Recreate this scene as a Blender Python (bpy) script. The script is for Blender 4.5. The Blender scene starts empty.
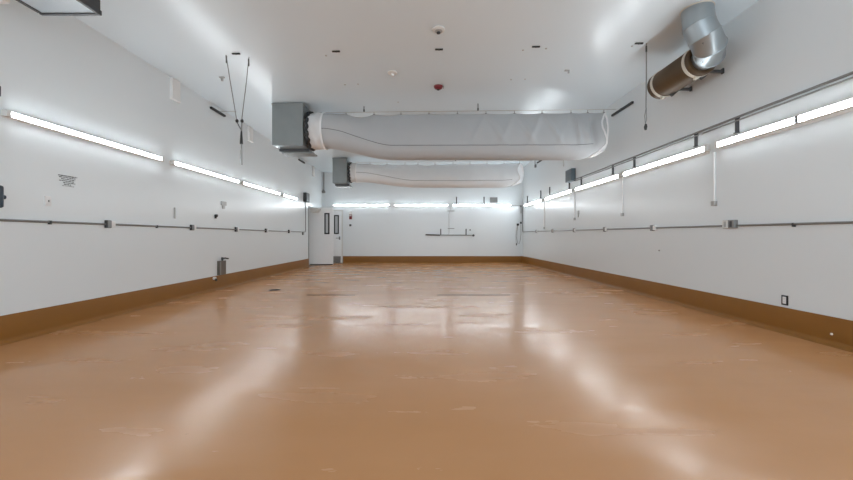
import bpy, bmesh, math, random
from mathutils import Vector, Matrix, Euler
random.seed(7)
C = bpy.context.scene.collection
PI = math.pi

# ------------------------------------------------------------------ survey of the room
F = 375.0                     # focal length in pixels of the 853 wide frame
VX, VY = 425.0, 237.0         # vanishing point of the long walls
EYE = 1.15                    # camera height
XL, XR = -4.546, 4.32         # side walls
YB, YF = 16.6, -4.0           # back wall, wall behind the camera
ZA, KC = 4.1096, 0.02301      # ceiling height in the middle and its slight fall to the left
def zc(x): return ZA + KC * x
def on_left(px, py, d=0.0):   # a point d metres off the left wall
    y = F * (-XL - d) / (VX - px)
    return y, EYE + (VY - py) * y / F
def on_right(px, py, d=0.0):
    y = F * (XR - d) / (px - VX)
    return y, EYE + (VY - py) * y / F
def on_back(px, py, d=0.0):
    y = YB - d
    return (px - VX) * y / F, EYE + (VY - py) * y / F
def on_ceil(px, py):
    y = F * (ZA - EYE) / ((VY - py) - KC * (px - VX))
    x = (px - VX) * y / F
    return x, y, zc(x)
def on_floor(px, py):
    y = EYE * F / (py - VY)
    return (px - VX) * y / F, y

# ------------------------------------------------------------------ materials
def node_mat(name):
    m = bpy.data.materials.new(name); m.use_nodes = True
    nt = m.node_tree; b = nt.nodes['Principled BSDF']
    return m, nt, b
def mat(name, col, rough=0.5, metal=0.0, var=0.06, scale=6.0, bump=0.0, bscale=40.0, spec=0.5, rvar=0.0, stretch=(1, 1, 1)):
    m, nt, b = node_mat(name)
    N, L = nt.nodes, nt.links
    tc = N.new('ShaderNodeTexCoord'); mp = N.new('ShaderNodeMapping'); mp.inputs['Scale'].default_value = stretch
    L.new(tc.outputs['Object'], mp.inputs['Vector'])
    no = N.new('ShaderNodeTexNoise'); no.inputs['Scale'].default_value = scale; no.inputs['Detail'].default_value = 5
    L.new(mp.outputs['Vector'], no.inputs['Vector'])
    mx = N.new('ShaderNodeMix'); mx.data_type = 'RGBA'
    lo = [max(0, c * (1 - var)) for c in col]; hi = [min(1, c * (1 + var)) for c in col]
    mx.inputs[6].default_value = (*lo, 1); mx.inputs[7].default_value = (*hi, 1)
    L.new(no.outputs['Fac'], mx.inputs[0]); L.new(mx.outputs[2], b.inputs['Base Color'])
    b.inputs['Roughness'].default_value = rough; b.inputs['Metallic'].default_value = metal
    b.inputs['Specular IOR Level'].default_value = spec
    if rvar:
        mr = N.new('ShaderNodeMapRange'); mr.inputs['From Min'].default_value = .3; mr.inputs['From Max'].default_value = .7
        mr.inputs['To Min'].default_value = max(.02, rough - rvar); mr.inputs['To Max'].default_value = rough + rvar
        L.new(no.outputs['Fac'], mr.inputs['Value']); L.new(mr.outputs['Result'], b.inputs['Roughness'])
    if bump:
        n2 = N.new('ShaderNodeTexNoise'); n2.inputs['Scale'].default_value = bscale; n2.inputs['Detail'].default_value = 3
        L.new(mp.outputs['Vector'], n2.inputs['Vector'])
        bp = N.new('ShaderNodeBump'); bp.inputs['Strength'].default_value = bump; bp.inputs['Distance'].default_value = .02
        L.new(n2.outputs['Fac'], bp.inputs['Height']); L.new(bp.outputs['Normal'], b.inputs['Normal'])
    return m
def emit(name, col, strength):
    m, nt, b = node_mat(name)
    b.inputs['Base Color'].default_value = (.85, .85, .85, 1)
    no = nt.nodes.new('ShaderNodeTexNoise'); no.inputs['Scale'].default_value = 3
    b.inputs['Emission Color'].default_value = (*col, 1); b.inputs['Emission Strength'].default_value = strength
    b.inputs['Roughness'].default_value = .4
    nt.nodes.remove(no)
    return m
TUBE = 30.0
M = dict(
    wall=mat('white_wall_panel', (.765, .81, .83), .25, 0, .012, .5, .04, 1.2, .5),
    ceil=mat('white_ceiling_panel', (.705, .79, .845), .24, 0, .012, .5, .06, .9, .5),
    base=mat('brown_cove_base', (.25, .105, .017), .42, 0, .12, 2.5, .08, 6, .25),
    white=mat('white_paint', (.80, .80, .79), .4, 0, .03),
    door=mat('white_door_paint', (.88, .90, .91), .35, 0, .02),
    offwhite=mat('aged_white_plastic', (.70, .70, .68), .45, 0, .04),
    galv=mat('galvanised_sheet', (.36, .40, .42), .34, .7, .16, 5, .05, 9, .5, .08),
    boxgalv=mat('dull_galvanised_box', (.235, .255, .255), .42, .25, .10, 4, .03, 9),
    steel=mat('grey_conduit', (.24, .24, .235), .4, .5, .12, 14),
    lsteel=mat('pale_grey_conduit', (.42, .42, .41), .4, .4, .1, 14),
    dark=mat('dark_grey_metal', (.055, .057, .06), .45, .2, .15),
    black=mat('black_rubber', (.012, .012, .013), .5, 0, .2),
    bluegrey=mat('blue_grey_enamel', (.085, .115, .135), .4, 0, .08),
    navy=mat('navy_plastic', (.012, .03, .05), .35, 0, .1),
    paleblue=mat('pale_blue_panel', (.50, .60, .68), .3, 0, .05, 3),
    fabric=mat('grey_duct_cloth', (.46, .47, .48), .85, 0, .03, 3, .25, 5, .2),
    cream_cloth=mat('pale_grey_duct_cloth', (.77, .79, .81), .85, 0, .03, 3, .25, 5, .2),
    pale=mat('pale_duct_cloth', (.66, .66, .66), .8, 0, .04, 4, .2, 6, .2),
    rim=mat('white_hem_tape', (.80, .80, .80), .7, 0, .03),
    seam=mat('dark_stitching', (.16, .16, .16), .8, 0, .05),
    brown=mat('brown_painted_drum', (.085, .05, .022), .5, .1, .35, 3.5, .1, 14),
    strap=mat('cream_strap', (.62, .58, .50), .5, 0, .06),
    red=mat('red_plastic', (.16, .004, .010), .35, 0, .08),
    glass=mat('grey_door_glass', (.55, .57, .58), .1, 0, .03),
    olive=mat('tarnished_grey_cover', (.135, .115, .095), .45, .3, .25, 9),
    drain=mat('dark_cast_iron', (.012, .010, .008), .85, .0, .3, 20, spec=.1),
    slot=mat('rusty_slot_edge', (.06, .03, .015), .85, 0, .35, 9, spec=.1),
    ink=mat('black_lettering', (.02, .02, .02), .6, 0, .1),
    tube=emit('lit_tube_diffuser', (.91, .985, 1.03), TUBE),
)

# floor: tan epoxy with scuffs, streaks and uneven gloss
def floor_material():
    m, nt, b = node_mat('tan_epoxy_floor'); N, L = nt.nodes, nt.links
    tc = N.new('ShaderNodeTexCoord')
    def noise(scale, detail=5, stretch=(1, 1, 1), rough=.55):
        mp = N.new('ShaderNodeMapping'); mp.inputs['Scale'].default_value = stretch
        L.new(tc.outputs['Object'], mp.inputs['Vector'])
        n = N.new('ShaderNodeTexNoise'); n.inputs['Scale'].default_value = scale; n.inputs['Detail'].default_value = detail
        n.inputs['Roughness'].default_value = rough
        L.new(mp.outputs['Vector'], n.inputs['Vector']); return n.outputs['Fac']
    def ramp(v, a, bb):
        r = N.new('ShaderNodeMapRange'); r.inputs['From Min'].default_value = a; r.inputs['From Max'].default_value = bb
        r.clamp = True; L.new(v, r.inputs['Value']); return r.outputs['Result']
    def mix(f, c0, c1):
        x = N.new('ShaderNodeMix'); x.data_type = 'RGBA'
        L.new(f, x.inputs[0])
        for k, c in ((6, c0), (7, c1)):
            if isinstance(c, tuple): x.inputs[k].default_value = (*c, 1)
            else: L.new(c, x.inputs[k])
        return x.outputs[2]
    def scale(v, k):
        q = N.new('ShaderNodeMath'); q.operation = 'MULTIPLY'; L.new(v, q.inputs[0]); q.inputs[1].default_value = k; return q.outputs[0]
    base = mix(ramp(noise(.45, 6), .35, .65), FLOOR_A, FLOOR_B)
    base = mix(scale(ramp(noise(1.0, 4, (.5, 3.2, 1)), .40, .80), .30), base, FLOOR_C)          # long wipe marks across the room
    base = mix(scale(ramp(noise(3.0, 8, (.6, 2.4, 1), .7), .69, .78), .16), base, FLOOR_D)       # pale scuffs
    base = mix(scale(ramp(noise(9.0, 3), .755, .775), .55), base, (.10, .055, .03))              # small dark spots
    L.new(base, b.inputs['Base Color'])
    r = N.new('ShaderNodeMapRange'); r.inputs['From Min'].default_value = .3; r.inputs['From Max'].default_value = .7
    r.inputs['To Min'].default_value = .12; r.inputs['To Max'].default_value = .32
    L.new(noise(1.4, 6, (.5, 1.8, 1)), r.inputs['Value']); L.new(r.outputs['Result'], b.inputs['Roughness'])
    bp = N.new('ShaderNodeBump'); bp.inputs['Strength'].default_value = .065; bp.inputs['Distance'].default_value = .02
    L.new(noise(2.2, 4, (.6, 1.6, 1)), bp.inputs['Height']); L.new(bp.outputs['Normal'], b.inputs['Normal'])
    b.inputs['Specular IOR Level'].default_value = .27
    return m
FLOOR_A, FLOOR_B, FLOOR_C, FLOOR_D = (.475, .236, .102), (.515, .262, .118), (.54, .285, .140), (.60, .38, .22)
M['floor'] = floor_material()

# ------------------------------------------------------------------ mesh helper
class MB:
    def __init__(self): self.bm = bmesh.new()
    def box(self, x0, x1, y0, y1, z0, z1, bev=0.0):
        r = bmesh.ops.create_cube(self.bm, size=1)
        for v in r['verts']:
            v.co = Vector(((x0 + x1) / 2 + v.co.x * (x1 - x0), (y0 + y1) / 2 + v.co.y * (y1 - y0), (z0 + z1) / 2 + v.co.z * (z1 - z0)))
        if bev:
            es = list({e for v in r['verts'] for e in v.link_edges})
            bmesh.ops.bevel(self.bm, geom=es, offset=bev, segments=2, affect='EDGES', profile=.5)
        return self
    def hull(self, pts, faces):
        vs = [self.bm.verts.new(p) for p in pts]
        for f in faces: self.bm.faces.new([vs[i] for i in f])
        return self
    def prism(self, prof, a, b, axis='x'):       # closed profile extruded along x (profile = y,z) or y (profile = x,z)
        def P(u, v, t): return (t, u, v) if axis == 'x' else (u, t, v)
        A = [self.bm.verts.new(P(u, v, a)) for u, v in prof]; B = [self.bm.verts.new(P(u, v, b)) for u, v in prof]
        n = len(prof)
        for i in range(n): self.bm.faces.new((A[i], A[(i + 1) % n], B[(i + 1) % n], B[i]))
        self.bm.faces.new(A[::-1]); self.bm.faces.new(B)
        return self
    def loft(self, rings, cap0=True, cap1=True, closed=False):
        R = [[self.bm.verts.new(p) for p in r] for r in rings]; n = len(R[0])
        for k in range(len(R) - (0 if closed else 1)):
            a, b = R[k], R[(k + 1) % len(R)]
            for i in range(n): self.bm.faces.new((a[i], a[(i + 1) % n], b[(i + 1) % n], b[i]))
        if not closed:
            if cap0: self.bm.faces.new(R[0][::-1])
            if cap1: self.bm.faces.new(R[-1])
        return self
    def tube(self, pts, r, seg=10, closed=False, cap=True):
        pts = [Vector(p) for p in pts]; rings = []; n = len(pts); up = None
        for i, p in enumerate(pts):
            if closed: t = pts[(i + 1) % n] - pts[i - 1]
            else: t = pts[min(i + 1, n - 1)] - pts[max(i - 1, 0)]
            t.normalize()
            if up is None: up = Vector((0, 0, 1)) if abs(t.z) < .9 else Vector((1, 0, 0))
            s = t.cross(up).normalized(); up = s.cross(t).normalized()
            rr = r[i] if isinstance(r, (list, tuple)) else r
            rings.append([p + (s * math.cos(2 * PI * k / seg) + up * math.sin(2 * PI * k / seg)) * rr for k in range(seg)])
        return self.loft(rings, cap, cap, closed)
    def cyl(self, p0, p1, r, seg=16): return self.tube([p0, p1], r, seg)
    def lathe(self, c, prof, seg=32):            # profile of (radius, z) about the vertical through c, closed by caps
        rings = [[(c[0] + r * math.cos(2 * PI * k / seg), c[1] + r * math.sin(2 * PI * k / seg), c[2] + z) for k in range(seg)] for r, z in prof]
        return self.loft(rings)
    def out(self, name, m, parent=None, smooth=False):
        bmesh.ops.recalc_face_normals(self.bm, faces=self.bm.faces)
        me = bpy.data.meshes.new(name); self.bm.to_mesh(me); self.bm.free()
        me.materials.append(M[m] if isinstance(m, str) else m)
        if smooth:
            for p in me.polygons: p.use_smooth = True
            try: me.set_sharp_from_angle(angle=math.radians(40))
            except Exception: pass
        o = bpy.data.objects.new(name, me); C.objects.link(o)
        if parent is not None: o.parent = parent
        return o

def tag(o, label, cat, group=None):
    o['label'] = label; o['category'] = cat
    if group: o['group'] = group
    return o
def root(name, label, cat, loc=(0, 0, 0), rz=0, group=None):
    o = bpy.data.objects.new(name, None); C.objects.link(o)
    o.location = loc; o.rotation_euler = (0, 0, rz); o.empty_display_size = .1
    return tag(o, label, cat, group)
def solo(o, label, cat, loc=(0, 0, 0), rz=0, group=None):
    o.location = loc; o.rotation_euler = (0, 0, rz)
    return tag(o, label, cat, group)
def struct(o, label=None):
    o['kind'] = 'structure'
    if label: o['label'] = label
    return o
def dup(o, loc, rz, label, group=None):
    r = o.copy(); C.objects.link(r); r.location = loc; r.rotation_euler = (0, 0, rz); r['label'] = label
    if group: r['group'] = group
    for ch in list(o.children):
        c = ch.copy(); C.objects.link(c); c.parent = r
        for g in list(ch.children):
            d = g.copy(); C.objects.link(d); d.parent = c
    return r
# wall frames: local x runs along the wall, local y points into the room, local z is up
RZ = {'left': -PI / 2, 'right': PI / 2, 'back': PI}
def at_wall(w, s, z):
    return {'left': (XL, s, z), 'right': (XR, s, z), 'back': (s, YB, z)}[w]
E = -.002      # fixings sit 2 mm into the wall face

# ------------------------------------------------------------------ the setting
T = .3
struct(MB().box(XL - T, XR + T, YF - T, YB + T, -.2, 0).out('floor', 'floor'))
b = MB()
b.hull([(XL - T, YF - T, zc(XL - T)), (XR + T, YF - T, zc(XR + T)), (XR + T, YB + T, zc(XR + T)), (XL - T, YB + T, zc(XL - T)),
        (XL - T, YF - T, 4.6), (XR + T, YF - T, 4.6), (XR + T, YB + T, 4.6), (XL - T, YB + T, 4.6)],
       [(0, 1, 2, 3), (7, 6, 5, 4), (0, 4, 5, 1), (1, 5, 6, 2), (2, 6, 7, 3), (3, 7, 4, 0)])
struct(b.out('ceiling', 'ceil'))
OY0, OY1, OZ = 14.63, 15.42, 2.36            # doorway in the left wall
b = MB().box(XL - T, XL, YF - T, OY0, 0, zc(XL) + .0)
b.box(XL - T, XL, OY0, OY1, OZ, zc(XL)); b.box(XL - T, XL, OY1, YB + T, 0, zc(XL))
struct(b.out('wall_left', 'wall'))
struct(MB().box(XR, XR + T, YF - T, YB + T, 0, zc(XR)).out('wall_right', 'wall'))
struct(MB().box(XL, XR, YB, YB + T, 0, zc(XL)).out('wall_back', 'wall'))
struct(MB().hull([(XL, YB, zc(XL)), (XR, YB, zc(XL)), (XR, YB, zc(XR)), (XL, YB + T, zc(XL)), (XR, YB + T, zc(XL)), (XR, YB + T, zc(XR))],
       [(0, 1, 2), (3, 5, 4), (0, 3, 4, 1), (1, 4, 5, 2), (2, 5, 3, 0)]).out('wall_back_top', 'wall'))
b = MB().box(XL, -3.6, YF - T, YF, 0, zc(XL)); b.box(3.6, XR, YF - T, YF, 0, zc(XL)); b.box(-3.6, 3.6, YF - T, YF, 3.5, zc(XL))  # wide opening added in this unseen wall to let in ambient fill
struct(b.out('wall_front', 'wall'))
struct(MB().box(XL - T - .25, XL - T, 14.2, 15.9, 0, 2.7).out('wall_passage', 'wall'))      # closes the space behind the open door

BH = .305
def base_prof(sign, x):                      # cove base: flat face with a small curve out to the floor
    pts = [(x, 0), (x, BH), (x - sign * .014, BH), (x - sign * .016, BH - .006), (x - sign * .016, .06)]
    for k in range(1, 7):
        a = k / 6 * PI / 2
        pts.append((x - sign * (.016 + .045 * (1 - math.cos(a))), .06 - .055 * math.sin(a)))
    pts.append((x - sign * .065, 0.001))
    return pts
struct(MB().prism(base_prof(-1, XL), YF, OY0 - .02, 'y').out('baseboard_left', 'base', None, True))
struct(MB().prism(base_prof(1, XR), YF, YB, 'y').out('baseboard_right', 'base', None, True))
struct(MB().prism(base_prof(1, YB), -3.63, XR, 'x').out('baseboard_back', 'base', None, True))

# open white door leaf standing square to the left wall
DY = 15.3
d = MB().box(-4.74, -3.755, DY, DY + .05, .012, OZ - .01, .004).out('door_1', 'door')
struct(d, 'white door leaf standing open with a narrow black-framed vision panel')
x0, x1, z0, z1 = -4.105, -3.895, 1.264, 2.13
def frame(x0, x1, z0, z1, w, y0, y1):
    return MB().box(x0, x1, y0, y1, z0, z0 + w).box(x0, x1, y0, y1, z1 - w, z1).box(x0, x0 + w, y0, y1, z0 + w, z1 - w).box(x1 - w, x1, y0, y1, z0 + w, z1 - w)
frame(x0, x1, z0, z1, .055, DY - .012, DY + .001).out('vision_frame', 'black', d)
MB().box(x0 + .05, x1 - .05, DY - .005, DY + .001, z0 + .05, z1 - .05).out('vision_glass', 'glass', d)
MB().box(-4.70, -3.76, DY - .006, DY + .001, .012, .05).out('bottom_seal', 'dark', d)
b = MB().box(XL - .03, XL + .02, OY0 - .02, OY0 + .012, 0, OZ)
struct(b.out('door_1_jamb', 'steel'), 'grey steel jamb of the doorway in the left wall')
b = MB(); pr = [(XL, 2.30), (-4.225, 2.30), (-4.235, 2.25), (-4.33, 2.14), (XL, 2.14)]
struct(b.prism(pr, 14.86, 15.26, 'y').out('door_1_header', 'offwhite'), 'small white hood over the open door')
# second door, closed, in the back wall
d = MB().box(-4.52, -3.68, YB - .045, YB - .002, .012, 2.30, .004).out('door_2', 'door')
struct(d, 'white door in the back wall partly behind the open leaf')
x0, x1, z0, z1 = -4.015, -3.80, 1.28, 2.12
frame(x0, x1, z0, z1, .05, YB - .06, YB - .044).out('vision_frame', 'black', d)
MB().box(x0 + .04, x1 - .04, YB - .052, YB - .044, z0 + .04, z1 - .04).out('vision_glass', 'glass', d)
MB().box(-4.45, -3.72, YB - .050, YB - .044, .015, .30).out('kick_plate', 'steel', d)
hd = MB().box(-3.80, -3.74, YB - .058, YB - .044, 1.03, 1.17, .004)
hd.cyl((-3.765, YB - .05, 1.10), (-3.765, YB - .11, 1.10), .013, 10); hd.tube([(-3.765, YB - .105, 1.10), (-3.85, YB - .11, 1.10), (-3.92, YB - .10, 1.098)], .012, 8)
hd.out('lever_handle', 'steel', d)
b = MB().box(-3.68, -3.635, YB - .05, YB - .001, 0, 2.36).box(-4.54, -3.635, YB - .05, YB - .001, 2.31, 2.36)
struct(b.out('door_2_frame', 'offwhite'))

# ------------------------------------------------------------------ tube lights
def make_light(L, H, sag, label, group):
    t = root('tube_light', label, 'light fixture', group=group)
    hl = L / 2
    w = H * .5 + .004
    pan = .036 if H > .07 else .012          # the right-hand fittings sit on a wider backing pan
    LX, LZ = .034 + .026 * math.cos(.40 * PI), H / 2 * math.sin(.40 * PI)
    pr = [(E, -w - pan), (.012, -w - pan), (.016, -w), (LX + .001, -LZ - .003), (LX + .001, LZ + .003), (.016, w), (.012, w + pan), (E, w + pan)]
    MB().prism(pr, -hl, hl).out('housing', 'white', t)
    c, n = .034, 16
    dp = [(c + .026 * math.cos(q), H / 2 * math.sin(q)) for q in [(-.40 + .80 * k / n) * PI for k in range(n + 1)]]
    MB().prism(dp, -hl + .035, hl - .035).out('diffuser', 'tube', t, True)
    if H > .07 and L > 2:
        MB().box(-.02, .02, .02, .063, -H / 2 - .003, H / 2 + .003, .002).out('tube_joint', 'steel', t)
    for s in (-1, 1):
        MB().box(min(s * (hl - .034), s * (hl + .012)), max(s * (hl - .034), s * (hl + .012)), 0, .066, -w - .003, w + .003, .004).out('end_cap', 'offwhite', t)
    return t
GL = {w: 'tube lights along the %s wall' % w for w in ('left', 'right', 'back')}
OFF = .05
def span(w, a, b):
    fn = {'left': on_left, 'right': on_right, 'back': on_back}[w]
    s = sorted((fn(a, 200, OFF)[0], fn(b, 200, OFF)[0])); return s
protos = {}
def light(w, a, b, z, H, label):
    s0, s1 = span(w, a, b); L = round(s1 - s0, 1)
    if w != 'back' and L > 1.6: L = 2.40
    key = (L, H)
    loc = at_wall(w, (s0 + s1) / 2, z)
    if key not in protos:
        t = make_light(L, H, .032, label, GL[w]); t.location = loc; t.rotation_euler = (0, 0, RZ[w]); protos[key] = t
        return t
    return dup(protos[key], loc, RZ[w], label, GL[w])
ZL, ZR_, ZBK = 2.485, 2.50, 2.56
light('left', 9, 162, ZL, .055, 'long lit tube light on the left wall above the printed notice')
light('left', 172, 240, ZL, .055, 'lit tube light second along the left wall from the printed notice')
light('left', 243, 280, ZL, .055, 'lit tube light third along the left wall from the printed notice')
light('left', 283, 297, ZL, .055, 'short half-length tube light nearest the grey box by the open door')
# (the nearest right-hand one runs on past the edge of the picture)
RL = [(524, 542.5, 'lit tube light at the back corner end of the right wall'),
      (545, 572.5, 'lit tube light on the right wall just under the blue-grey box'),
      (576, 618, 'lit tube light third along the right wall from the back corner'),
      (623, 707, 'lit tube light fourth along the right wall from the back corner'),
      ]
for a, b_, lab in RL: light('right', a, b_, ZR_, .075, lab)
s1 = on_right(716, 200, OFF)[0]
dup(protos[(2.40, .075)], at_wall('right', s1 - 1.20, ZR_), RZ['right'], 'lit tube light on the right wall nearest the camera, running out of view', GL['right'])
dup(protos[(2.40, .075)], at_wall('right', s1 - 1.20 - 2.5, ZR_), RZ['right'], 'unseen right wall tube light added for fill beside the camera', GL['right'])  # out of view, added to even out the light near the camera
dup(protos[(2.40, .055)], at_wall('left', on_left(9, 200, OFF)[0] - 3.3, ZL), RZ['left'], 'unseen left wall tube light added for fill beside the camera', GL['left'])  # likewise an added fill fixture that the camera never sees
for a, b_, lab in [(333, 389.8, 'back wall tube light nearest the white doors'), (393.5, 449, 'middle tube light on the back wall'),
                   (452.5, 511, 'back wall tube light beside the right corner, under the small grey box')]:
    light('back', a, b_, ZBK, .05, lab)

# ------------------------------------------------------------------ conduits and electrical boxes
def yz(fn, px, py, d=0): return fn(px, py, d)
RC = .014
# left: low run in lengths between the outlet boxes, up to the grey box
LPX = [(109.5, 225), (193, 227.5), (237, 228.8), (266.7, 230), (289.5, 231)]
RPX = [(728.5, 224.2), (651.5, 227.5), (604, 229), (573.5, 230), (552, 231), (536, 231.4)]
y_up = on_left(305.7, 220, .02)[0]
zl = 1.334
t = root('wall_conduit', 'grey conduit running low along the left wall and up to the small grey box', 'conduit', (0, 0, 0))
cuts = [2.6] + [on_left(px, py, .04)[0] for px, py in LPX]
for i in range(len(cuts)):
    y0 = cuts[i] + (.107 if i else 0)
    if i < len(cuts) - 1: pts = [(XL + .016, y0, zl - .002), (XL + .016, cuts[i + 1] - .042, zl - .002)]
    else: pts = [(XL + .016, y0, zl), (XL + .016, y_up - .06, zl + .004), (XL + .016, y_up - .015, zl + .02), (XL + .016, y_up, zl + .08), (XL + .016, y_up, 2.47)]
    MB().tube(pts, RC, 8).out('pipe', 'steel', t, True)
for px in (50, 157):
    y = on_left(px, 225, .02)[0]
    MB().box(XL + .001, XL + .034, y - .009, y + .009, zl - .032, zl + .014).out('mounting_clip', 'dark', t)
# right: low run, from the corner
ya, za = on_right(853, 222.3, .02); yb_, zb = on_right(536, 231.3, .02)
def zr(y): return za + (zb - za) * (y - ya) / (yb_ - ya)
yv = YB - .05
t = root('wall_conduit', 'grey conduit running low along the right wall and up in the back corner', 'conduit', (0, 0, 0))
cuts = [3.0] + [on_right(px, py, .05 if i == 0 else .04)[0] for i, (px, py) in enumerate(RPX)]
hw = [0, .104] + [.042] * 5
for i in range(len(cuts)):
    y0 = cuts[i] + hw[i]
    if i < len(cuts) - 1: pts = [(XR - .016, y0, zr(y0)), (XR - .016, cuts[i + 1] - (.104 if i == 0 else .107), zr(cuts[i + 1]))]
    else: pts = [(XR - .016, y0, zb), (XR - .016, yv - .06, zb + .004), (XR - .016, yv - .015, zb + .02), (XR - .016, yv, zb + .08), (XR - .016, yv, 2.47)]
    MB().tube(pts, RC, 8).out('pipe', 'steel', t, True)
y = on_right(793.5, 224, .02)[0]; MB().box(XR - .034, XR - .001, y - .009, y + .009, zr(y) - .034, zr(y) + .014).out('mounting_clip', 'dark', t)

def make_outlet(label, group):
    t = root('outlet_box', label, 'outlet box', group=group)
    MB().box(-.032, .04, E, .046, -.055, .055, .006).out('back_box', 'dark', t)
    MB().box(-.027, .035, .045, .052, -.05, .05, .003).out('cover_plate', 'steel', t)
    MB().box(-.105, -.033, .001, .044, -.045, .045, .006).out('coupling', 'white', t)
    return t
LB = [(109.5, 225, 'grey outlet box on the left wall conduit nearest the printed notice'),
      (193, 227.5, 'grey outlet box second along the left wall conduit from the printed notice'),
      (237, 228.8, 'grey outlet box third along the left wall conduit from the printed notice'),
      (266.7, 230, 'grey outlet box fourth along the left wall conduit from the printed notice'),
      (289.5, 231, 'grey outlet box on the left wall conduit closest to the open door')]
pr0 = None
for px, py, lab in LB:
    y, z = on_left(px, py, .04)
    loc = at_wall('left', y, zl)
    if pr0 is None: pr0 = make_outlet(lab, 'outlet boxes on the left conduit'); pr0.location = loc; pr0.rotation_euler = (0, 0, RZ['left'])
    else: dup(pr0, loc, RZ['left'], lab)
for px, py, lab in [(651.5, 227.5, 'grey outlet box on the right wall conduit, next after the wide two-gang box'),
                    (604, 229, 'grey outlet box midway along the right wall conduit'),
                    (573.5, 230, 'grey outlet box on the right conduit under the blue-grey box'),
                    (552, 231, 'grey outlet box second along the right wall conduit from the back corner'),
                    (536, 231.4, 'grey outlet box on the right wall conduit nearest the back corner')]:
    y, z = on_right(px, py, .04)
    dup(pr0, at_wall('right', y, za + (zb - za) * (y - ya) / (yb_ - ya)), RZ['right'], lab, 'outlet boxes on the right conduit')
y, z = on_right(728.5, 224.2, .05)
t = root('outlet_box', 'wide two-gang outlet box on the right wall conduit with one pale cover', 'outlet box', at_wall('right', y, z), RZ['right'])
MB().box(-.10, .10, E, .055, -.058, .058, .006).out('back_box', 'steel', t)
p = MB().box(.004, .097, .053, .062, -.054, .054, .004).out('pale_cover', 'offwhite', t)
MB().lathe((.05, .06, 0), [(.001, -.02), (.001, .02)], 6).bm.free()
MB().box(.03, .07, .061, .064, -.04, .04, .001).out('socket_face', 'lsteel', p)
p = MB().box(-.097, -.004, .053, .062, -.054, .054, .004).out('dark_cover', 'steel', t)
MB().box(-.07, -.03, .061, .064, -.04, .04, .001).out('socket_face', 'dark', p)

# upper twin conduits over the right lights
def upper(dz, r, lab):
    z0 = EYE + .3855 * (XR - .02) - .02 + dz
    y_end = 10.74
    return solo(MB().tube([(0, 2.4, 0), (0, y_end, 0)], r, 8).out('wall_conduit', 'steel', None, True), lab, 'conduit', (XR - .024, 0, z0))
upper(.012, .016, 'upper of two parallel conduits above the right wall tube lights')
upper(-.036, .011, 'lower of two parallel conduits above the right wall tube lights')
t = root('junction_box', 'blue-grey box high on the right wall where the twin conduits end', 'electrical box', at_wall('right', 10.98, 2.945), RZ['right'])
MB().box(-.23, .23, E, .12, -.18, .18, .008).out('enclosure', 'bluegrey', t)
MB().box(-.215, .215, .119, .130, -.167, .167, .004).out('lid', 'bluegrey', t)
t = root('junction_box', 'small dark grey box on the left wall beside the open door', 'electrical box', at_wall('left', 14.22, 2.645), RZ['left'])
MB().box(-.15, .22, E, .12, -.17, .17, .008).out('enclosure', 'dark', t)
MB().box(-.135, .205, .119, .13, -.155, .155, .004).out('lid', 'bluegrey', t)

# upright strut brackets between the conduits and the lights
BR = [(736, 117, 131, 'upright bracket above the tube light nearest the camera on the right wall'),
      (695, 133, 145, 'upright bracket over the near end of the fourth right tube light from the back'),
      (633.6, 157, 166, 'upright bracket over the far end of the fourth right tube light from the back'),
      (612.2, 164.5, 173, 'upright bracket over the near end of the third right tube light from the back'),
      (580.7, 177, 183, 'upright bracket over the far end of the third right tube light from the back'),
      (568.8, 181.5, 188, 'upright bracket directly below the blue-grey box on the right wall'),
      (549.2, 187, 193, 'upright bracket over the far end of the light below the blue-grey box'),
      (540.2, 190.5, 196, 'upright bracket over the near end of the back corner light, right wall'),
      (527, 196, 201, 'upright bracket over the far end of the back corner light, right wall')]
def bracket(h):
    b = MB().box(-.02, .02, E, .030, 0, h, .002); b.box(-.032, .032, E, .04, 0, .012); b.box(-.032, .032, E, .012, h - .03, h)
    return b.out('strut_bracket', 'dark')
for px, y0, y1, lab in BR:
    y, za_ = on_right(px, y0, .03); zb_ = ZR_ + .082
    solo(bracket(max(.12, za_ - zb_)), lab, 'bracket', at_wall('right', y, zb_), RZ['right'], 'upright brackets on the right wall')
for px, lab in [(456.5, 'upright bracket on the back wall near the hanging rail stem'), (484, 'upright bracket on the back wall beside the small grey box')]:
    x, z = on_back(px, 197)
    solo(bracket(z - ZBK - .06), lab, 'bracket', at_wall('back', x, ZBK + .06), RZ['back'], 'upright brackets on the back wall')
x, z = on_back(493.5, 200.2)
t = root('junction_box', 'small grey box on the back wall above the right-hand tube light', 'electrical box', at_wall('back', x, z), RZ['back'])
MB().box(-.16, .16, E, .1, -.12, .12, .008).out('enclosure', 'steel', t); MB().box(-.145, .145, .099, .108, -.107, .107, .004).out('lid', 'steel', t)

# white drop conduits below the right lights
DR = [(714, 203.5, 'white drop pipe under the near right tube lights with small end box'),
      (622.3, 214.5, 'white drop pipe between the third and fourth right tube lights'),
      (574.5, 219, 'white drop pipe below the blue-grey box'),
      (544, 228, 'white drop pipe under the right wall light nearest the back corner')]
for px, py, lab in DR:
    y, z = on_right(px, py, .02)
    t = root('drop_pipe', lab, 'pipe', at_wall('right', y, z), RZ['right'], 'white drop pipes on the right wall')
    MB().tube([(0, .016, .03), (0, .016, ZR_ - z - .09)], .014, 8).out('pipe', 'white', t, True)
    MB().box(-.035, .035, E, .045, -.035, .035, .005).out('end_box', 'lsteel', t)
y, z = on_right(578.5, 212.5)
solo(MB().box(-.05, .05, E, .03, -.05, .05, .006).box(-.015, .015, E, .025, -.13, -.05).out('wall_plate', 'lsteel'), 'tiny grey plate on the right wall beside the drop pipe under the blue-grey box', 'wall plate', at_wall('right', y, z), RZ['right'])

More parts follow.
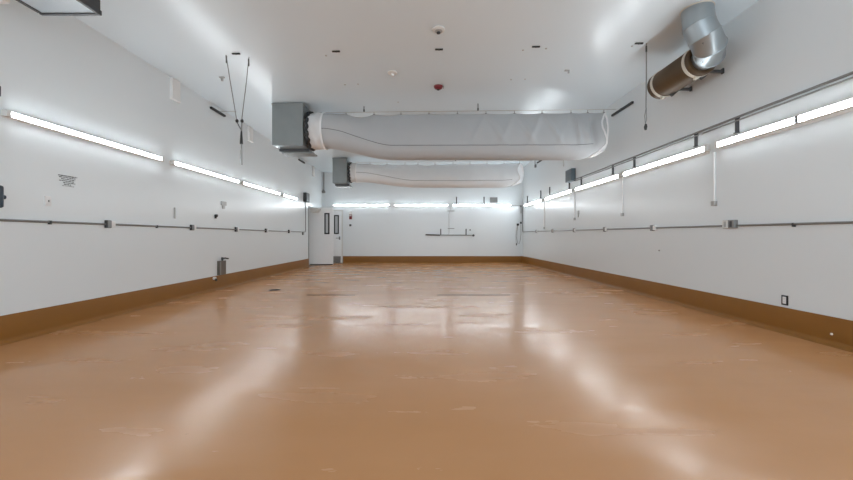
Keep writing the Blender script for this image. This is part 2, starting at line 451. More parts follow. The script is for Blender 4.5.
# back corner bits
x, z = on_back(516, 205.5)
t = root('corner_conduit', 'thin conduit from the end of the back wall lights into the right corner', 'conduit', at_wall('back', x, z), RZ['back'])
MB().tube([(.24, .05, 0), (.0, .05, -.01), (-.18, .03, -.02), (-.215, .03, -.06), (-.215, .03, -.35)], .013, 8).out('pipe', 'steel', t, True)
MB().box(-.235, -.19, E, .05, -.06, 0, .004).out('elbow_fitting', 'dark', t)
x, z = on_back(518, 224.5)
t = root('hanging_cable', 'grey cable looped from two black plugs in the right back corner', 'cable', at_wall('back', x, z), RZ['back'])
MB().tube([(.02, .05, -.04), (.06, .05, -.3), (.07, .05, -.6), (.03, .05, -.82), (-.03, .05, -.86), (-.09, .05, -.7), (-.12, .05, -.4), (-.11, .05, .02)], .009, 8).out('loop', 'steel', t, True)
MB().box(-.03, .06, E, .07, -.05, .04, .008).out('plug', 'black', t)
MB().box(-.15, -.085, E, .06, .03, .12, .008).out('plug', 'black', t)
MB().tube([(.04, .05, -.03), (.09, .06, -.2), (.12, .06, -.5), (.09, .05, -.86)], .007, 6).out('tail', 'lsteel', t, True)
MB().box(.06, .10, .03, .07, -.92, -.83, .006).out('plug_end', 'dark', t)

# hanging rail on the back wall
x, z = on_back(449, 235)
t = root('wall_rail', 'grey pipe rail on the back wall with a thin stem and cross bars', 'rail', at_wall('back', x, z), RZ['back'])
def bx(px): return -((px - VX) * YB / F - x)
MB().tube([(bx(432), .05, 0), (bx(474), .05, -.01)], .017, 8).out('rail_pipe', 'steel', t, True)
MB().tube([(bx(425.5), .06, .012), (bx(440), .06, -.005)], .03, 8).out('rail_end', 'dark', t, True)
MB().tube([(bx(447), .04, .0), (bx(448.8), .04, .05), (bx(449), .03, .1), (bx(448.8), .03, .93), (bx(450.5), .04, 1.12), (bx(450.8), .04, 1.26)], .009, 6).out('stem', 'lsteel', t, True)
MB().box(bx(454.5), bx(447.3), E, .035, 1.05, 1.075).out('cross_bar', 'steel', t)
MB().box(bx(454.3), bx(447.8), E, .035, .275, .30).out('cross_bar', 'steel', t)
for px in (440.7, 466): MB().box(bx(px) - .02, bx(px) + .02, E, .05, -.02, .27, .003).out('upright', 'dark', t)
MB().cyl((bx(473.2), .02, -.02), (bx(473.2), .1, -.02), .05, 12).out('valve', 'dark', t, True)
x, z = on_back(470, 230)
solo(MB().cyl((0, E, 0), (0, .05, 0), .03, 10).out('wall_stud', 'dark'), 'tiny dark stud above the right end of the back wall rail', 'stud', at_wall('back', x, z), RZ['back'])
x, z = on_back(350.7, 215.5)
t = root('fire_alarm', 'small red and white alarm unit on the back wall by the doors', 'alarm', at_wall('back', x, z), RZ['back'])
MB().box(-.06, .06, E, .06, -.17, .04, .01).out('red_body', 'red', t)
MB().box(-.055, .055, E, .07, .045, .17, .01).out('strobe', 'white', t)
MB().box(-.05, .05, .058, .064, -.03, .01, .002).out('white_label', 'white', t)
x, z = on_back(350.4, 225.3)
solo(MB().box(-.045, .045, E, .03, -.045, .045, .006).box(-.012, .012, .03, .045, -.02, .02).out('wall_switch', 'dark'), 'small dark switch on the back wall under the red alarm', 'switch', at_wall('back', x, z), RZ['back'])
x, z = on_back(324, 191)
t = root('drop_pipe', 'thin grey pipe coming down the back wall corner above the open door', 'pipe', at_wall('back', x, z), RZ['back'])
MB().tube([(.10, .03, .86), (.02, .03, .86), (0, .03, .82), (0, .03, .05)], .022, 8).out('pipe', 'steel', t, True)
MB().lathe((0, .06, -.06), [(.02, -.04), (.07, -.03), (.085, .02), (.05, .06), (.03, .12)], 14).out('end_bell', 'steel', t, True)

# ------------------------------------------------------------------ plenum boxes and cloth ducts
def plenum(name, x0, x1, y0, y1, zb, label):
    zt = zc(x0) - .012
    t = root('duct_box', label, 'duct box', ((x0 + x1) / 2, (y0 + y1) / 2, zb), 0, 'sheet metal duct boxes under the ceiling')
    ox, oy, oz = t.location
    def L(b):
        bmesh.ops.translate(b.bm, verts=b.bm.verts, vec=-Vector(t.location)); return b
    L(MB().box(x0, x1, y0, y1, zb, zt, .006)).out('casing', 'boxgalv', t)
    f = MB().box(x0 - .008, x1 + .012, y0 - .008, y1 + .008, zt - .035, zt - .002)
    L(f).out('mounting_flange', 'boxgalv', t)
    ym = y0 + (y1 - y0) * .55
    p = MB().box(x0 + .02, x1 + .022, ym, y1 + .12, zb - .055, zb - .002, .004)
    p.box(x0 + .05, x1 + .09, ym + .06, y1 + .12, zb - .088, zb - .054, .004)
    L(p).out('drip_pan', 'boxgalv', t)
    L(MB().box(x0 + .03, x1 - .02, y0 + .02, ym - .02, zb - .008, zb + .001)).out('bottom_panel', 'boxgalv' if y0 > 10 else 'galv', t)
    L(MB().box(x0 + .02, x1 + .02, ym - .012, ym, zb - .06, zb - .001)).out('pan_lip', 'dark', t)
    return t
UU = (0, .11, .27, .38, .53, .67, .78, .9, 1.0)          # how far each height of the free end reaches past the nominal end
FRONT = (.02, -.07, -.14, -.15, -.115, -.08, -.085, -.20, -.33)
REAR = (.02, .10, .16, .175, .18, .165, .11, -.08, -.33)
def cloth_duct(X0, Xs, X1, Yc, ztop, zbot, r0, zc0, hang, folds, label, fab, full, dips, cable):
    """X0 collar, Xs clamp band, X1 far end."""
    t = root('cloth_duct', label, 'fabric duct', ((X0 + X1) / 2, Yc, ztop), 0, 'cloth air ducts across the room')
    org = Vector(t.location)
    NT, NX = 56, 190
    SL = full
    def smooth(a): a = max(0, min(1, a)); return a * a * (3 - 2 * a)
    def prm(X):
        s = smooth((X - Xs) / SL)
        zq = ztop + .0075 * (X - Xs)
        e = smooth((X1 - X) / .75)
        zt = zc0 + r0 + (zq - zc0 - r0) * s
        zb = (zc0 - r0) + (zbot - zc0 + r0) * s
        zb = zb + (1 - e) * .07
        return s, e, zt, zb
    def pt(X, a, off=0.0):
        s, e, zt, zb = prm(X)
        u = (1 - math.cos(a)) / 2
        # the top edge hangs in shallow swags between the hooks
        dip = 0
        for i in range(len(hang) - 1):
            if hang[i] < X < hang[i + 1]:
                q = (X - hang[i]) / (hang[i + 1] - hang[i]); dip = dips[i] * 4 * q * (1 - q)
        z = zt - dip * (1 - u) ** 2 + (zb - zt) * u
        circ = r0 * abs(math.sin(a))
        drop = .34 * abs(math.sin(a)) * (.38 + .72 * u)
        hw = circ * (1 - s) + drop * s
        sg = -1 if math.sin(a) >= 0 else 1           # a in 0..pi is the front, towards the camera
        disp = 0
        if sg < 0:
            for (xh, k, amp, wd) in folds:
                g = (X - (xh + k * u)) / wd
                disp += amp * math.exp(-g * g) * math.sin(PI * min(1, u / .82)) ** .8
        y = Yc + sg * (hw + off + disp * (1 if abs(math.sin(a)) > .05 else 0))
        Xo = X
        if X > X1 - .5:                              # the free end is cut on a slant and curls under
            q = (X - (X1 - .5)) / .5
            tb = FRONT if sg < 0 else REAR
            i = min(7, sum(1 for k in range(1, 8) if UU[k] <= u))
            f = (u - UU[i]) / (UU[i + 1] - UU[i]); f = f * f * (3 - 2 * f) * .5 + f * .5
            Xo = X1 - .5 + q * (tb[i] + (tb[i + 1] - tb[i]) * f + .5)
        return Vector((Xo, y, z))
    xs = [Xs + (X1 - Xs) * i / NX for i in range(NX + 1)]
    A = [2 * PI * k / NT for k in range(NT)]
    rings = [[pt(X, a) - org for a in A] for X in xs]
    inner = [[(p * .985 + Vector((rings[-1][i].x * .015, 0, 0))) for i, p in enumerate(rings[-1])]]
    # recessed end panel
    cen = sum(rings[-1], Vector()) / NT
    end = [cen + (p - cen) * .94 + Vector((-.03, 0, 0)) for p in rings[-1]]
    end2 = [cen + (p - cen) * .55 + Vector((-.16, 0, 0)) for p in rings[-1]]
    MB().loft(rings + [end, end2], True, True).out('cloth_tube', fab, t, True)
    MB().tube(rings[-1], .021, 6, closed=True).out('end_hem', 'rim', t, True)
    # sleeve between box and band
    sl = []
    for i in range(15):
        q = i / 14; X = X0 + (Xs - X0) * q
        ring = []
        for a in A:
            w = 1 + .02 * math.sin(a * 7 + q * 6) + .025 * math.sin(a * 3 - q * 9) + .03 * math.sin(q * PI)
            ring.append(Vector((X, Yc - r0 * w * math.sin(a), zc0 + r0 * w * math.cos(a))) - org)
        sl.append(ring)
    MB().loft(sl, True, True).out('connector_sleeve', 'pale', t, True)
    band = []
    for dx, rr in ((-.018, 1.0), (-.018, 1.05), (.018, 1.05), (.018, 1.0)):
        band.append([Vector((Xs + dx, Yc - r0 * rr * math.sin(a), zc0 + r0 * rr * math.cos(a))) - org for a in A])
    MB().loft(band, False, False, True).out('clamp_band', 'rim', t, True)
    col = []
    for k in range(60):
        a = 2 * PI * k / 60; w = 1.02 + .03 * math.sin(a * 11) + .02 * math.sin(a * 23 + 1)
        col.append(Vector((X0 + .012 + .02 * math.sin(a * 17), Yc - r0 * w * math.sin(a), zc0 + r0 * w * math.cos(a))) - org)
    MB().tube(col, .034, 8, closed=True).out('collar_seal', 'black', t, True)
    sp = []
    for i in range(0, NX - 8, 2):
        X = xs[i]; s = smooth((X - Xs) / SL); u = .55 + .19 * s
        sp.append(pt(X, math.acos(1 - 2 * u), .003) - org)
    MB().tube(sp, .0065, 6).out('seam', 'seam', t, True)
    for xh in hang:
        p = pt(xh, 0) - org
        zk = cable(xh) - .010 - org.z
        b = MB().tube([(p.x, p.y, p.z + .004), (p.x, p.y, max(zk, p.z + .02))], .006, 6); b.box(p.x - .02, p.x + .02, p.y - .012, p.y + .012, p.z - .03, p.z + .008, .002)
        b.out('hanging_hook', 'seam', t)
    return t
def xat(px, Y): return (px - VX) * Y / F
plenum('a', -3.285, -2.62, 8.05, 8.70, 3.125, 'large grey sheet metal box feeding the nearer cloth duct')
hang1 = [xat(p, 8.4) for p in (325.5, 346, 374, 401, 429, 457.5, 486, 514.5, 542, 571, 587.5, 603)]
folds1 = []
for p, a in ((457.5, .012), (486, .038), (514.5, .042), (542, .048), (571, .030)):
    xh = xat(p, 8.3)
    folds1 += [(xh, .55, a, .065), (xh, -.5, a * .8, .06)]
folds1 += [(xat(596, 8.2), -.05, -.10, .09), (xat(574, 8.3), .10, .05, .05), (xat(566, 8.3), -.02, .02, .05), (xat(592, 8.3), -.25, .03, .07), (xat(335, 8.2), .9, .012, .06)]
cloth_duct(-2.545, xat(324, 8.3), xat(604.5, 8.4), 8.4, 3.885, 2.872, .385, 3.515, hang1, folds1,
           'nearer grey cloth duct sagging across the room below its cable', 'fabric', 1.55, [.01, .075, .03, .015, .012, .01, .012, .015, .012, .012, .01], lambda x: 3.935 + .011 * (x - (XR - .045 - 6.62)))
plenum('b', -3.36, -2.84, 13.62, 14.2, 3.115, 'smaller grey sheet metal box feeding the farther cloth duct')
hang2 = [xat(p, 13.9) for p in (352, 370, 387, 405, 418, 435, 453, 470, 487, 504, 519)]
cloth_duct(-2.765, xat(357, 13.85), xat(520, 13.9), 13.9, 3.83, 2.98, .34, 3.53, hang2, [(1.9, -.3, .015, .1), (2.7, .3, .02, .1)],
           'farther pale cloth duct hanging before the back wall', 'cream_cloth', 2.2, [.02, .05, .04, .03, .05, .04, .03, .02, .03, .02], lambda x: 3.91 + .012 * (x - (XR - .045 - 6.85)))

# support cables, rods and wall struts
solo(MB().tube([(0, 0, 0), (6.62, 0, .0728)], .007, 6).out('support_cable', 'lsteel', None, True), 'thin cable carrying the nearer cloth duct to the right wall', 'cable', (XR - .045 - 6.62, 8.4, 3.935))
solo(MB().tube([(0, 0, 0), (6.85, 0, .0822)], .007, 6).out('support_cable', 'lsteel', None, True), 'thin cable carrying the farther cloth duct to the right wall', 'cable', (XR - .045 - 6.85, 13.9, 3.91))
def strut(y0, y1, wall, z, lab, rod=0):
    ym = (y0 + y1) / 2; h = abs(y1 - y0) / 2
    t = root('cable_strut', lab, 'strut', at_wall(wall, ym, z), RZ[wall], 'black cable struts on the side walls')
    b = MB().box(-h, h, E, .042, -.022, .022, .003); 
    b.out('channel', 'black', t)
    MB().box(-.03, .03, .040, .056, -.018, .018, .003).out('anchor', 'dark', t)
    if rod: MB().tube([(0, .05, .01), (0, rod, .01)], .007, 6).out('rod', 'lsteel', t)
    return t
strut(7.92, 8.48, 'left', 3.885, 'black strut on the left wall behind the hanging cord', .42)
strut(7.76, 8.62, 'right', 3.94, 'black strut on the right wall past the end of the nearer cloth duct')
strut(13.45, 14.1, 'left', 3.93, 'small black strut on the left wall below the large duct box', .3)
strut(13.55, 14.35, 'right', 3.99, 'small black strut high on the right wall near the farther cloth duct')
y, z = on_right(536.3, 166)
solo(MB().tube([(0, .05, .22), (0, .05, .05)], .012, 6).box(-.04, .04, E, .07, -.06, .06, .01).out('hanging_plug', 'steel'), 'little dark plug hanging under the small right wall strut', 'plug', at_wall('right', y, z), RZ['right'])
for px, Y, lab in [(364, 8.4, 'thin threaded rod from ceiling to the nearer duct, by the large duct box'), (478, 8.4, 'thin threaded rod from ceiling to the nearer duct, mid room'),
                   (455.5, 13.9, 'thin threaded rod from ceiling to the farther duct, mid room'), (511, 13.9, 'thin threaded rod from ceiling to the farther duct, at its free end')]:
    x = xat(px, Y); ln = zc(x) - ((3.935 + .011 * (x + 2.345)) if Y < 10 else (3.91 + .012 * (x + 2.575))) - .032
    solo(MB().tube([(0, 0, 0), (0, 0, ln)], .010, 6).box(-.016, .016, -.016, .016, -.02, .03, .003).out('hanger_rod', 'dark'), lab, 'rod', (x, Y, zc(x) - ln), 0, 'threaded rods above the cloth ducts')
solo(MB().box(-.01, .01, -.004, .004, -.2, .12).out('hanging_strap', 'lsteel'), 'thin strap dangling below the nearer cloth duct towards the right wall', 'strap', (xat(563.6, 8.4), 8.4, 2.93))

# ------------------------------------------------------------------ ceiling fixings
x1, y1, z1 = on_ceil(226, 55); x2, y2, z2 = on_ceil(249, 57)
YY = (y1 + y2) / 2
def P(px, py, o): 
    return Vector(((px - VX) * YY / F, YY, EYE + (VY - py) * YY / F)) - Vector(o)
o = ((241 - VX) * YY / F, YY, EYE + (VY - 165) * YY / F)
t = root('pendant_cable', 'power cord hanging from two ceiling wires near the left wall', 'cord', o)
MB().tube([Vector((x1, y1, z1 - .001)) - Vector(o), P(230, 80, o), P(236.5, 119, o)], .0065, 6).out('wire', 'steel', t, True)
MB().tube([Vector((x2, y2, z2 - .001)) - Vector(o), P(246, 85, o), P(241.8, 119, o)], .0065, 6).out('wire', 'steel', t, True)
for px, py in ((226.3, 59), (248.6, 62)): MB().tube([P(px, py - 3, o), P(px + .2, py + 4, o)], .011, 8).out('turnbuckle', 'dark', t)
for px in (237, 242): MB().lathe(P(px, 121, o), [(.004, -.03), (.022, -.018), (.024, .012), (.008, .03)], 10).out('knot', 'black', t, True)
MB().tube([P(237, 122, o), P(239, 126, o), P(241.3, 130, o)], .008, 6).out('link', 'dark', t)
MB().tube([P(241.8, 122, o), P(241.4, 131, o), P(241.4, 150, o), P(241.8, 165, o)], .012, 8).out('cord', 'steel', t, True)
MB().tube([P(241.4, 131, o), P(241.4, 139, o), P(241.4, 144, o)], [.012, .022, .026], 8).out('plug', 'black', t, True)
MB().tube([P(240.9, 150, o), P(240.6, 158, o), P(241.6, 164, o)], .008, 6).out('cord_loop', 'steel', t, True)
x1, y1, z1 = on_ceil(646.5, 43.5); YY = y1
o = (x1, y1, EYE + (VY - 128) * YY / F)
t = root('pendant_cable', 'single dark cord hanging from the ceiling beside the brown drum', 'cord', o)
MB().tube([Vector((0, 0, z1 - o[2] - .001)), P(646.3, 80, o), P(646, 108, o)], .009, 6).out('cord', 'steel', t, True)
MB().tube([P(646, 108, o), P(644.8, 116, o), P(645.4, 124, o), P(646.6, 120, o), P(646.4, 108, o)], .006, 6).out('cord_loop', 'steel', t, True)
MB().tube([P(645.8, 124, o), P(645.6, 127, o), P(645.6, 130, o)], [.014, .026, .016], 8).out('plug', 'black', t, True)
MB().tube([P(646.4, 46, o), P(646.4, 52, o)], .013, 8).out('turnbuckle', 'dark', t)

SL_ = [(236, 53.3, 'black ceiling bracket beside the wires of the left hanging cord'), (336, 51, 'black ceiling bracket between the hanging cord and the white smoke detector'),
       (439, 49, 'black ceiling bracket just behind the white smoke detector'), (536, 46.3, 'black ceiling bracket between the detector and the brown drum'),
       (639, 43, 'black ceiling bracket beside the cord at the brown drum')]
p0 = None
for px, py, lab in SL_:
    loc = on_ceil(px, py)
    if p0 is None:
        p0 = root('ceiling_bracket', lab, 'bracket', loc, 0, 'row of black ceiling brackets')
        MB().box(-.062, .062, -.016, .016, -.016, .003, .003).out('channel', 'black', p0)
        MB().cyl((0, 0, -.022), (0, 0, -.015), .010, 10).out('bolt', 'dark', p0)
    else: dup(p0, loc, 0, lab)
loc = on_ceil(438.5, 28.5)
t = root('smoke_detector', 'white round detector with a dark centre, first on the ceiling', 'detector', loc)
MB().lathe((0, 0, 0), [(.08, .003), (.092, -.01), (.088, -.026), (.065, -.036)], 28).out('housing', 'offwhite', t, True)
MB().lathe((0, 0, -.034), [(.055, .004), (.055, -.012), (.04, -.02)], 20).out('sensor_ring', 'lsteel', t, True)
MB().lathe((0, 0, -.054), [(.028, .004), (.026, -.018), (.012, -.024)], 16).out('sensor', 'dark', t, True)
loc = on_ceil(392.5, 72.5)
t = root('smoke_detector', 'faint white detector on the ceiling left of the red alarm', 'detector', loc)
MB().lathe((0, 0, 0), [(.085, .003), (.09, -.012), (.08, -.022), (.05, -.028)], 28).out('housing', 'offwhite', t, True)
MB().lathe((0, 0, -.029), [(.03, .004), (.028, -.03), (.014, -.038)], 16).out('sensor', 'offwhite', t, True)
loc = on_ceil(438.3, 86)
t = root('heat_alarm', 'dark red round alarm on the ceiling above the cloth duct', 'alarm', loc)
MB().lathe((0, 0, 0), [(.085, .003), (.09, -.015), (.075, -.05), (.045, -.066)], 28).out('dome', 'red', t, True)
MB().lathe((0, 0, -.064), [(.03, .004), (.026, -.016)], 16).out('lens', 'black', t, True)
MB().tube([(.1, 0, .002), (.1, 0, -.05)], .005, 6).out('test_pin', 'dark', t)
loc = on_ceil(567.5, 70)
solo(MB().box(-.05, .0, -.02, .02, -.02, .003, .003).box(.005, .035, -.012, .012, -.06, .003, .003).out('ceiling_hook', 'lsteel'), 'small grey hook on the ceiling above the right half of the duct', 'hook', loc)
loc = on_ceil(222, 77)
solo(MB().box(-.045, .045, -.02, .02, -.02, .003, .003).box(-.015, .02, -.012, .012, -.075, -.02, .003).out('ceiling_hook', 'lsteel'), 'small grey hook on the ceiling left of the hanging cord wires', 'hook', loc)
for px, py, lab in [(326, 55.5, 'tiny grey ceiling stud near the second black bracket'), (345, 84.5, 'tiny grey ceiling stud above the large duct box end'),
                    (358, 84, 'tiny grey ceiling stud above the nearer duct sleeve'), (523, 50, 'tiny grey ceiling stud left of the fourth black bracket'), (546, 48.5, 'tiny grey ceiling stud right of the fourth black bracket'),
                    (511, 79.5, 'tiny grey ceiling stud above the middle of the duct'), (525, 79, 'tiny grey ceiling stud above the right half of the duct'), (632, 46, 'tiny grey ceiling stud beside the fifth black bracket'),
                    (398, 102, 'tiny grey ceiling stud just above the nearer duct')]:
    loc = on_ceil(px, py)
    solo(MB().lathe((0, 0, 0), [(.016, .003), (.016, -.008), (.008, -.012)], 12).out('ceiling_stud', 'lsteel', None, True), lab, 'stud', loc, 0, 'studs in the ceiling')

# box hanging from the ceiling, upper left
xa, xb, ya0, yb0, zb0 = -3.965, -3.345, 3.10, 3.885, 3.44
t = root('ceiling_unit', 'dark-framed box with a pale blue underside hanging in the upper left', 'ceiling unit', ((xa + xb) / 2, (ya0 + yb0) / 2, zb0))
ww, dd = (xb - xa) / 2, (yb0 - ya0) / 2
MB().box(-ww + .01, ww - .01, -dd + .01, dd - .01, .03, zc(xa) - zb0 + .003).out('casing', 'dark', t)
MB().box(-ww + .03, ww - .03, -dd + .03, dd - .03, .012, .032).out('underside_panel', 'paleblue', t)
for a in ((-ww, ww, dd - .034, dd, 0, .05), (-ww, ww, -dd, -dd + .034, 0, .05)): MB().box(*a, .004).out('frame_rail', 'dark', t)
for a in ((-ww, -ww + .034, -dd + .036, dd - .045, 0, .05), (ww - .034, ww, -dd + .036, dd - .036, 0, .05)): MB().box(*a, .004).out('frame_rail', 'dark', t)

# ------------------------------------------------------------------ brown drum and galvanised elbow
cx, cz, R = 3.95, 3.68, .215
Yn, Yfar = 5.33, 6.32
t = root('duct_drum', 'brown cylindrical duct drum with two pale straps on the upper right wall', 'duct drum', (cx, (Yn + Yfar) / 2, cz))
hl = (Yfar - Yn) / 2
def ringy(r, y, n=40): return [(r * math.cos(2 * PI * k / n), y, r * math.sin(2 * PI * k / n)) for k in range(n)]
MB().loft([ringy(.165, -hl + .04), ringy(.165, -hl), ringy(R - .01, -hl), ringy(R, -hl + .012), ringy(R, hl - .012), ringy(R - .012, hl), ringy(R * .6, hl + .004)]).out('drum_body', 'brown', t, True)
for y in (-hl + .10, hl - .13):
    s = MB().loft([ringy(R - .003, y - .026), ringy(R + .008, y - .026), ringy(R + .008, y + .026), ringy(R - .003, y + .026)], False, False, True).out('strap', 'strap', t, True)
    MB().box(-.05, -.01, y - .03, y + .03, -R - .035, -R - .004, .004).out('buckle', 'strap', s)
for y in (-hl + .10, hl - .24):
    b = MB().box(.17, XR - cx - .001, y - .02, y + .02, -.15, -.115); b.box(XR - cx - .02, XR - cx - .001, y - .02, y + .02, -.165, -.09)
    b.hull([(.02, y - .02, -R - .002), (.02, y + .02, -R - .002), (.06, y + .02, -R - .035), (.06, y - .02, -R - .035), (.20, y - .02, -.125), (.20, y + .02, -.125), (.16, y + .02, -.11), (.16, y - .02, -.11)],
           [(0, 1, 2, 3), (3, 2, 5, 4), (4, 5, 6, 7), (7, 6, 1, 0), (0, 3, 4, 7), (1, 6, 5, 2)])
    b.out('mounting_bracket', 'dark', t)
path = [Vector(p) for p in ((3.95, 5.325, 3.68), (3.92, 5.17, 3.665), (3.81, 5.02, 3.70), (3.71, 4.98, 3.82), (3.645, 4.99, 3.96), (3.635, 5.0, 4.10))]
t = root('pipe_elbow', 'shiny galvanised elbow from the ceiling into the brown drum', 'pipe elbow', (3.665, 4.985, 4.17))
o = Vector(t.location)
er = [.155, .18, .19, .19, .188, .184]
up = Vector((1, 0, 0)); rings = []
for i, p in enumerate(path):
    tn = (path[min(i + 1, 5)] - path[max(i - 1, 0)]).normalized()
    s = tn.cross(Vector((1, .2, .1))).normalized(); q = s.cross(tn).normalized()
    rings.append((p, s, q, er[i]))
def rg(i, k, shift=0):
    p, s, q, r = rings[i]; n = 36
    return [p - o + (s * math.cos(2 * PI * j / n) + q * math.sin(2 * PI * j / n)) * r * k for j in range(n)]
for i in range(5):
    MB().loft([rg(i, 1.0), rg(i + 1, 1.0)], False, False).out('gore', 'galv', t, True)
for i in range(1, 5):
    MB().tube(rg(i, 1.0), .007, 6, closed=True).out('joint_bead', 'galv', t, True)
# straight collar through the ceiling with a rim
top = path[5]; dirn = (Vector((3.633, 5.01, 4.192)) - top)
col = [[v + dirn * k for v in rg(5, 1.0)] for k in (0, 1)]
for v in col[1]: v.z = zc(v.x + o.x) - o.z + .004
MB().loft(col, False, False).out('ceiling_collar', 'galv', t, True)
MB().tube([v - Vector((0, 0, .008)) for v in col[1]], .012, 6, closed=True).out('ceiling_rim', 'strap', t, True)

# ------------------------------------------------------------------ left wall bits
for px, pw, pyt, pyb, lab in [(174, 8, 72, 100, 'white boxed cover at the top of the left wall, first before the black strut'), (249.5, 6, 123, 141, 'white boxed cover at the top of the left wall behind the hanging cord'),
                              (313, 4, 161, 176, 'white boxed cover at the top of the left wall above the open door')]:
    y, zb_ = on_left(px, pyb); h = zc(XL) - zb_ - .004
    solo(MB().box(-.11, .11, E, .05, 0, h, .008).box(-.12, .12, E, .055, -.012, .012, .004).out('boxed_cover', 'white'), lab, 'cover', at_wall('left', y, zb_), RZ['left'], 'white boxed covers under the left ceiling edge')
y, z = on_left(1, 92)
t = root('wall_plate', 'grey plate at the picture edge above the first left tube light', 'wall plate', at_wall('left', y - .10, z), RZ['left'])
MB().box(-.085, .085, E, .02, -.055, .055, .004).out('plate', 'dark', t); MB().box(-.04, .04, .019, .026, -.035, .035, .003).out('cover', 'steel', t)
t = root('dispenser', 'navy box at the picture edge on the left wall with a side knob', 'dispenser', at_wall('left', 3.79, 1.575), RZ['left'])
MB().box(-.18, .20, E, .10, -.118, .118, .02).out('case', 'navy', t)
MB().cyl((-.18, .05, .0), (-.22, .05, .0), .022, 12).out('knob', 'navy', t, True)
y, z = on_left(47.5, 201)
t = root('switch_plate', 'small white switch plate on the left wall below the printed notice', 'switch', at_wall('left', y, z), RZ['left'])
MB().box(-.038, .038, E, .012, -.06, .06, .005).out('plate', 'rim', t); MB().box(-.006, .006, .011, .022, -.013, .013, .002).out('toggle', 'lsteel', t)
# printed notice: seven rows of small lettering, too worn to read
b = MB(); rnd = random.Random(3)
rows = [(-.128, .128, .013), (-.118, .108, .010), (-.090, .100, .010), (-.115, .085, .010), (-.062, .102, .010), (-.055, .045, .010), (-.075, .080, .005)]
for i, (r0, r1, h) in enumerate(rows):
    zz = .066 - i * .0215; xx = r0
    while xx < r1 - .006:
        wlen = rnd.choice((2, 3, 4, 5, 6, 7))
        for _ in range(wlen):
            if xx > r1 - .005: break
            k = rnd.randrange(4)
            x_ = -xx
            b.box(x_ - .0034, x_, -.001, .0012, zz - h, zz)
            if k != 1: b.box(x_ - .0052, x_, -.001, .0012, zz - .0035, zz)
            if k > 1: b.box(x_ - .0052, x_ - .0035, -.001, .0012, zz - h, zz)
            if k == 3: b.box(x_ - .0052, x_, -.001, .0012, zz - h, zz - h + .0035)
            xx += .0066
        xx += .006
y, z = on_left(67.5, 181)
solo(b.out('wall_notice', 'ink'), 'block of small black lettering printed on the left wall', 'notice', at_wall('left', 4.775, 1.862), RZ['left'])
y, z = on_left(215, 215.7)
solo(MB().cyl((0, E, 0), (0, .05, 0), .03, 12).box(-.02, .02, E, .03, -.06, 0, .004).out('wall_hook', 'black'), 'small black hook on the left wall between tube light and conduit', 'hook', at_wall('left', y, z), RZ['left'])
y, z = on_left(223, 203.5)
solo(MB().box(-.10, .10, E, .03, -.045, .045, .004).box(-.04, .04, E, .03, -.12, -.045, .004).out('wall_plate', 'lsteel'), 'pale grey plate on the left wall above the small black hook', 'wall plate', at_wall('left', y, z), RZ['left'])
y, z = on_left(174.3, 213)
solo(MB().box(-.012, .012, E, .02, -.10, .10, .003).out('cable_clip', 'lsteel'), 'short thin upright strip on the left wall above the conduit', 'strip', at_wall('left', y, z), RZ['left'])
y, z = on_left(302.5, 233.7)
solo(MB().box(-.06, .06, E, .04, -.05, .05, .006).box(-.02, .02, .04, .046, -.03, .03).out('outlet_box', 'steel'), 'lone small outlet under the conduit end beside the open door', 'outlet box', at_wall('left', y, z), RZ['left'])
# grey cover with a lever just above the base
t = root('valve_cover', 'tarnished grey valve cover with a dark lever just above the left base', 'valve cover', at_wall('left', 8.33, .312), RZ['left'])
MB().box(-.13, .13, E, .06, .0, .31, .006).out('cover', 'olive', t)
MB().box(.08, .128, .058, .064, .01, .30, .002).out('edge_strip', 'steel', t)
MB().tube([(-.02, .03, .31), (-.02, .035, .35), (-.10, .05, .365), (-.22, .06, .345)], .016, 8).out('lever', 'black', t, True)
MB().cyl((-.02, .035, .325), (-.02, .035, .385), .024, 10).out('lever_hub', 'dark', t)
t = root('pipe_stub', 'small pale nozzle on the left base in front of the valve cover', 'nozzle', (XL + .017, 8.03, .265), RZ['left'])
MB().tube([(0, -.003, 0), (0, .05, 0)], .03, 12).out('flange', 'white', t, True)
MB().tube([(0, .03, -.005), (0, .07, -.05)], .022, 10).out('spout', 'black', t, True)
t = root('wall_box', 'white rounded box in the upper left corner of the picture', 'wall box', at_wall('left', 3.68, 3.61), RZ['left'])
MB().box(-.30, .30, E, .16, 0, .33, .025).out('case', 'white', t); MB().box(-.27, .27, .158, .168, .03, .30, .008).out('lid', 'white', t)
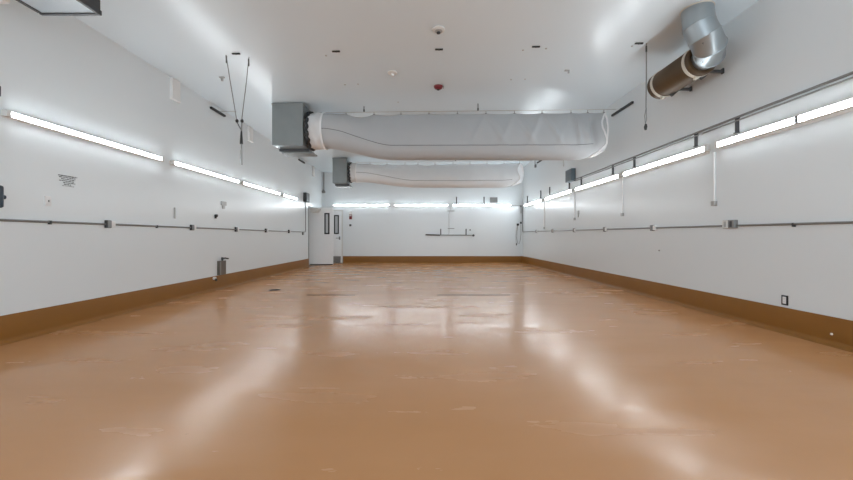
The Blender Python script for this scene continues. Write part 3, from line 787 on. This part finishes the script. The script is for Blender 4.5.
# right wall outlet near the base
y, z = on_right(785.3, 300.2)
t = root('wall_outlet', 'white outlet in a black frame low on the right wall', 'outlet', at_wall('right', y, z), RZ['right'])
b = MB()
for a in ((-.038, .038, .042, .058), (-.038, .038, -.058, -.042), (-.038, -.022, -.042, .042), (.022, .038, -.042, .042)): b.box(a[0], a[1], E, .012, a[2], a[3])
b.out('frame', 'black', t)
f = MB().box(-.022, .022, E, .014, -.042, .042, .002).out('face', 'rim', t)
for s in (-1, 1): MB().box(-.008, .008, .013, .016, s * .02 - .007, s * .02 + .007, .001).out('socket', 'offwhite', f)
y, z = on_right(659.5, 250.5)
solo(MB().cyl((0, E, 0), (0, .012, 0), .014, 10).out('wall_stud', 'steel'), 'tiny grey stud on the lower right wall under the conduit', 'stud', at_wall('right', y, z), RZ['right'])
y, z = on_right(833.5, 334)
solo(MB().cyl((0, .012, 0), (0, .024, 0), .012, 12).out('base_cap', 'rim'), 'tiny white cap on the brown base of the right wall', 'cap', at_wall('right', y, z), RZ['right'])

# ------------------------------------------------------------------ floor drains
x, y = on_floor(275, 290)
t = root('floor_drain', 'round dark drain cover in the floor towards the left wall', 'drain', (x, y, 0))
MB().lathe((0, 0, 0), [(.125, -.001), (.125, .003), (.11, .006)], 36).out('cover', 'drain', t, True)
b = MB()
for k in range(-4, 5):
    w = math.sqrt(.095 ** 2 - (k * .02) ** 2); b.box(-w, w, k * .02 - .004, k * .02 + .004, .005, .0075)
b.out('grate_bars', 'drain', t)
for a, c, lab in [(307, 355, 'narrow dark slot drain in the floor left of centre'), (437, 510, 'narrow dark slot drain in the floor right of centre')]:
    xa_, y = on_floor(a, 295); xb_, _ = on_floor(c, 295); L_ = (xb_ - xa_) / 2
    t = root('slot_drain', lab, 'drain', ((xa_ + xb_) / 2, y, 0), 0, 'slot drains in the floor')
    MB().box(-L_, L_, -.030, .030, -.001, .002).out('slot_edge', 'slot', t)
    MB().box(-L_ + .01, L_ - .01, -.017, .017, .0015, .003).out('slot', 'drain', t)

# ------------------------------------------------------------------ camera, fill light through the added opening, colour
w = bpy.data.worlds.new('added_fill_sky'); bpy.context.scene.world = w; w.use_nodes = True
bg = w.node_tree.nodes['Background']; bg.inputs['Color'].default_value = (.87, .985, 1.08, 1); bg.inputs['Strength'].default_value = 2.4  # even sky, strength and tint tuned as fill through the added opening
cam = bpy.data.cameras.new('camera'); co = bpy.data.objects.new('camera', cam); C.objects.link(co)
cam.sensor_width = 36; cam.lens = F / 853 * 36
cam.shift_x = (426.5 - VX) / 853; cam.shift_y = -(240 - VY) / 853
co.location = (0, 0, EYE); co.rotation_euler = (PI / 2, 0, 0); cam.clip_start = .05
sc = bpy.context.scene; sc.camera = co
vs = sc.view_settings; vs.view_transform = 'Standard'; vs.look = 'None'; vs.gamma = 1; vs.use_curve_mapping = False
vs.exposure = 0.66
sc.cycles.max_bounces = 14; sc.cycles.diffuse_bounces = 9; sc.cycles.glossy_bounces = 5
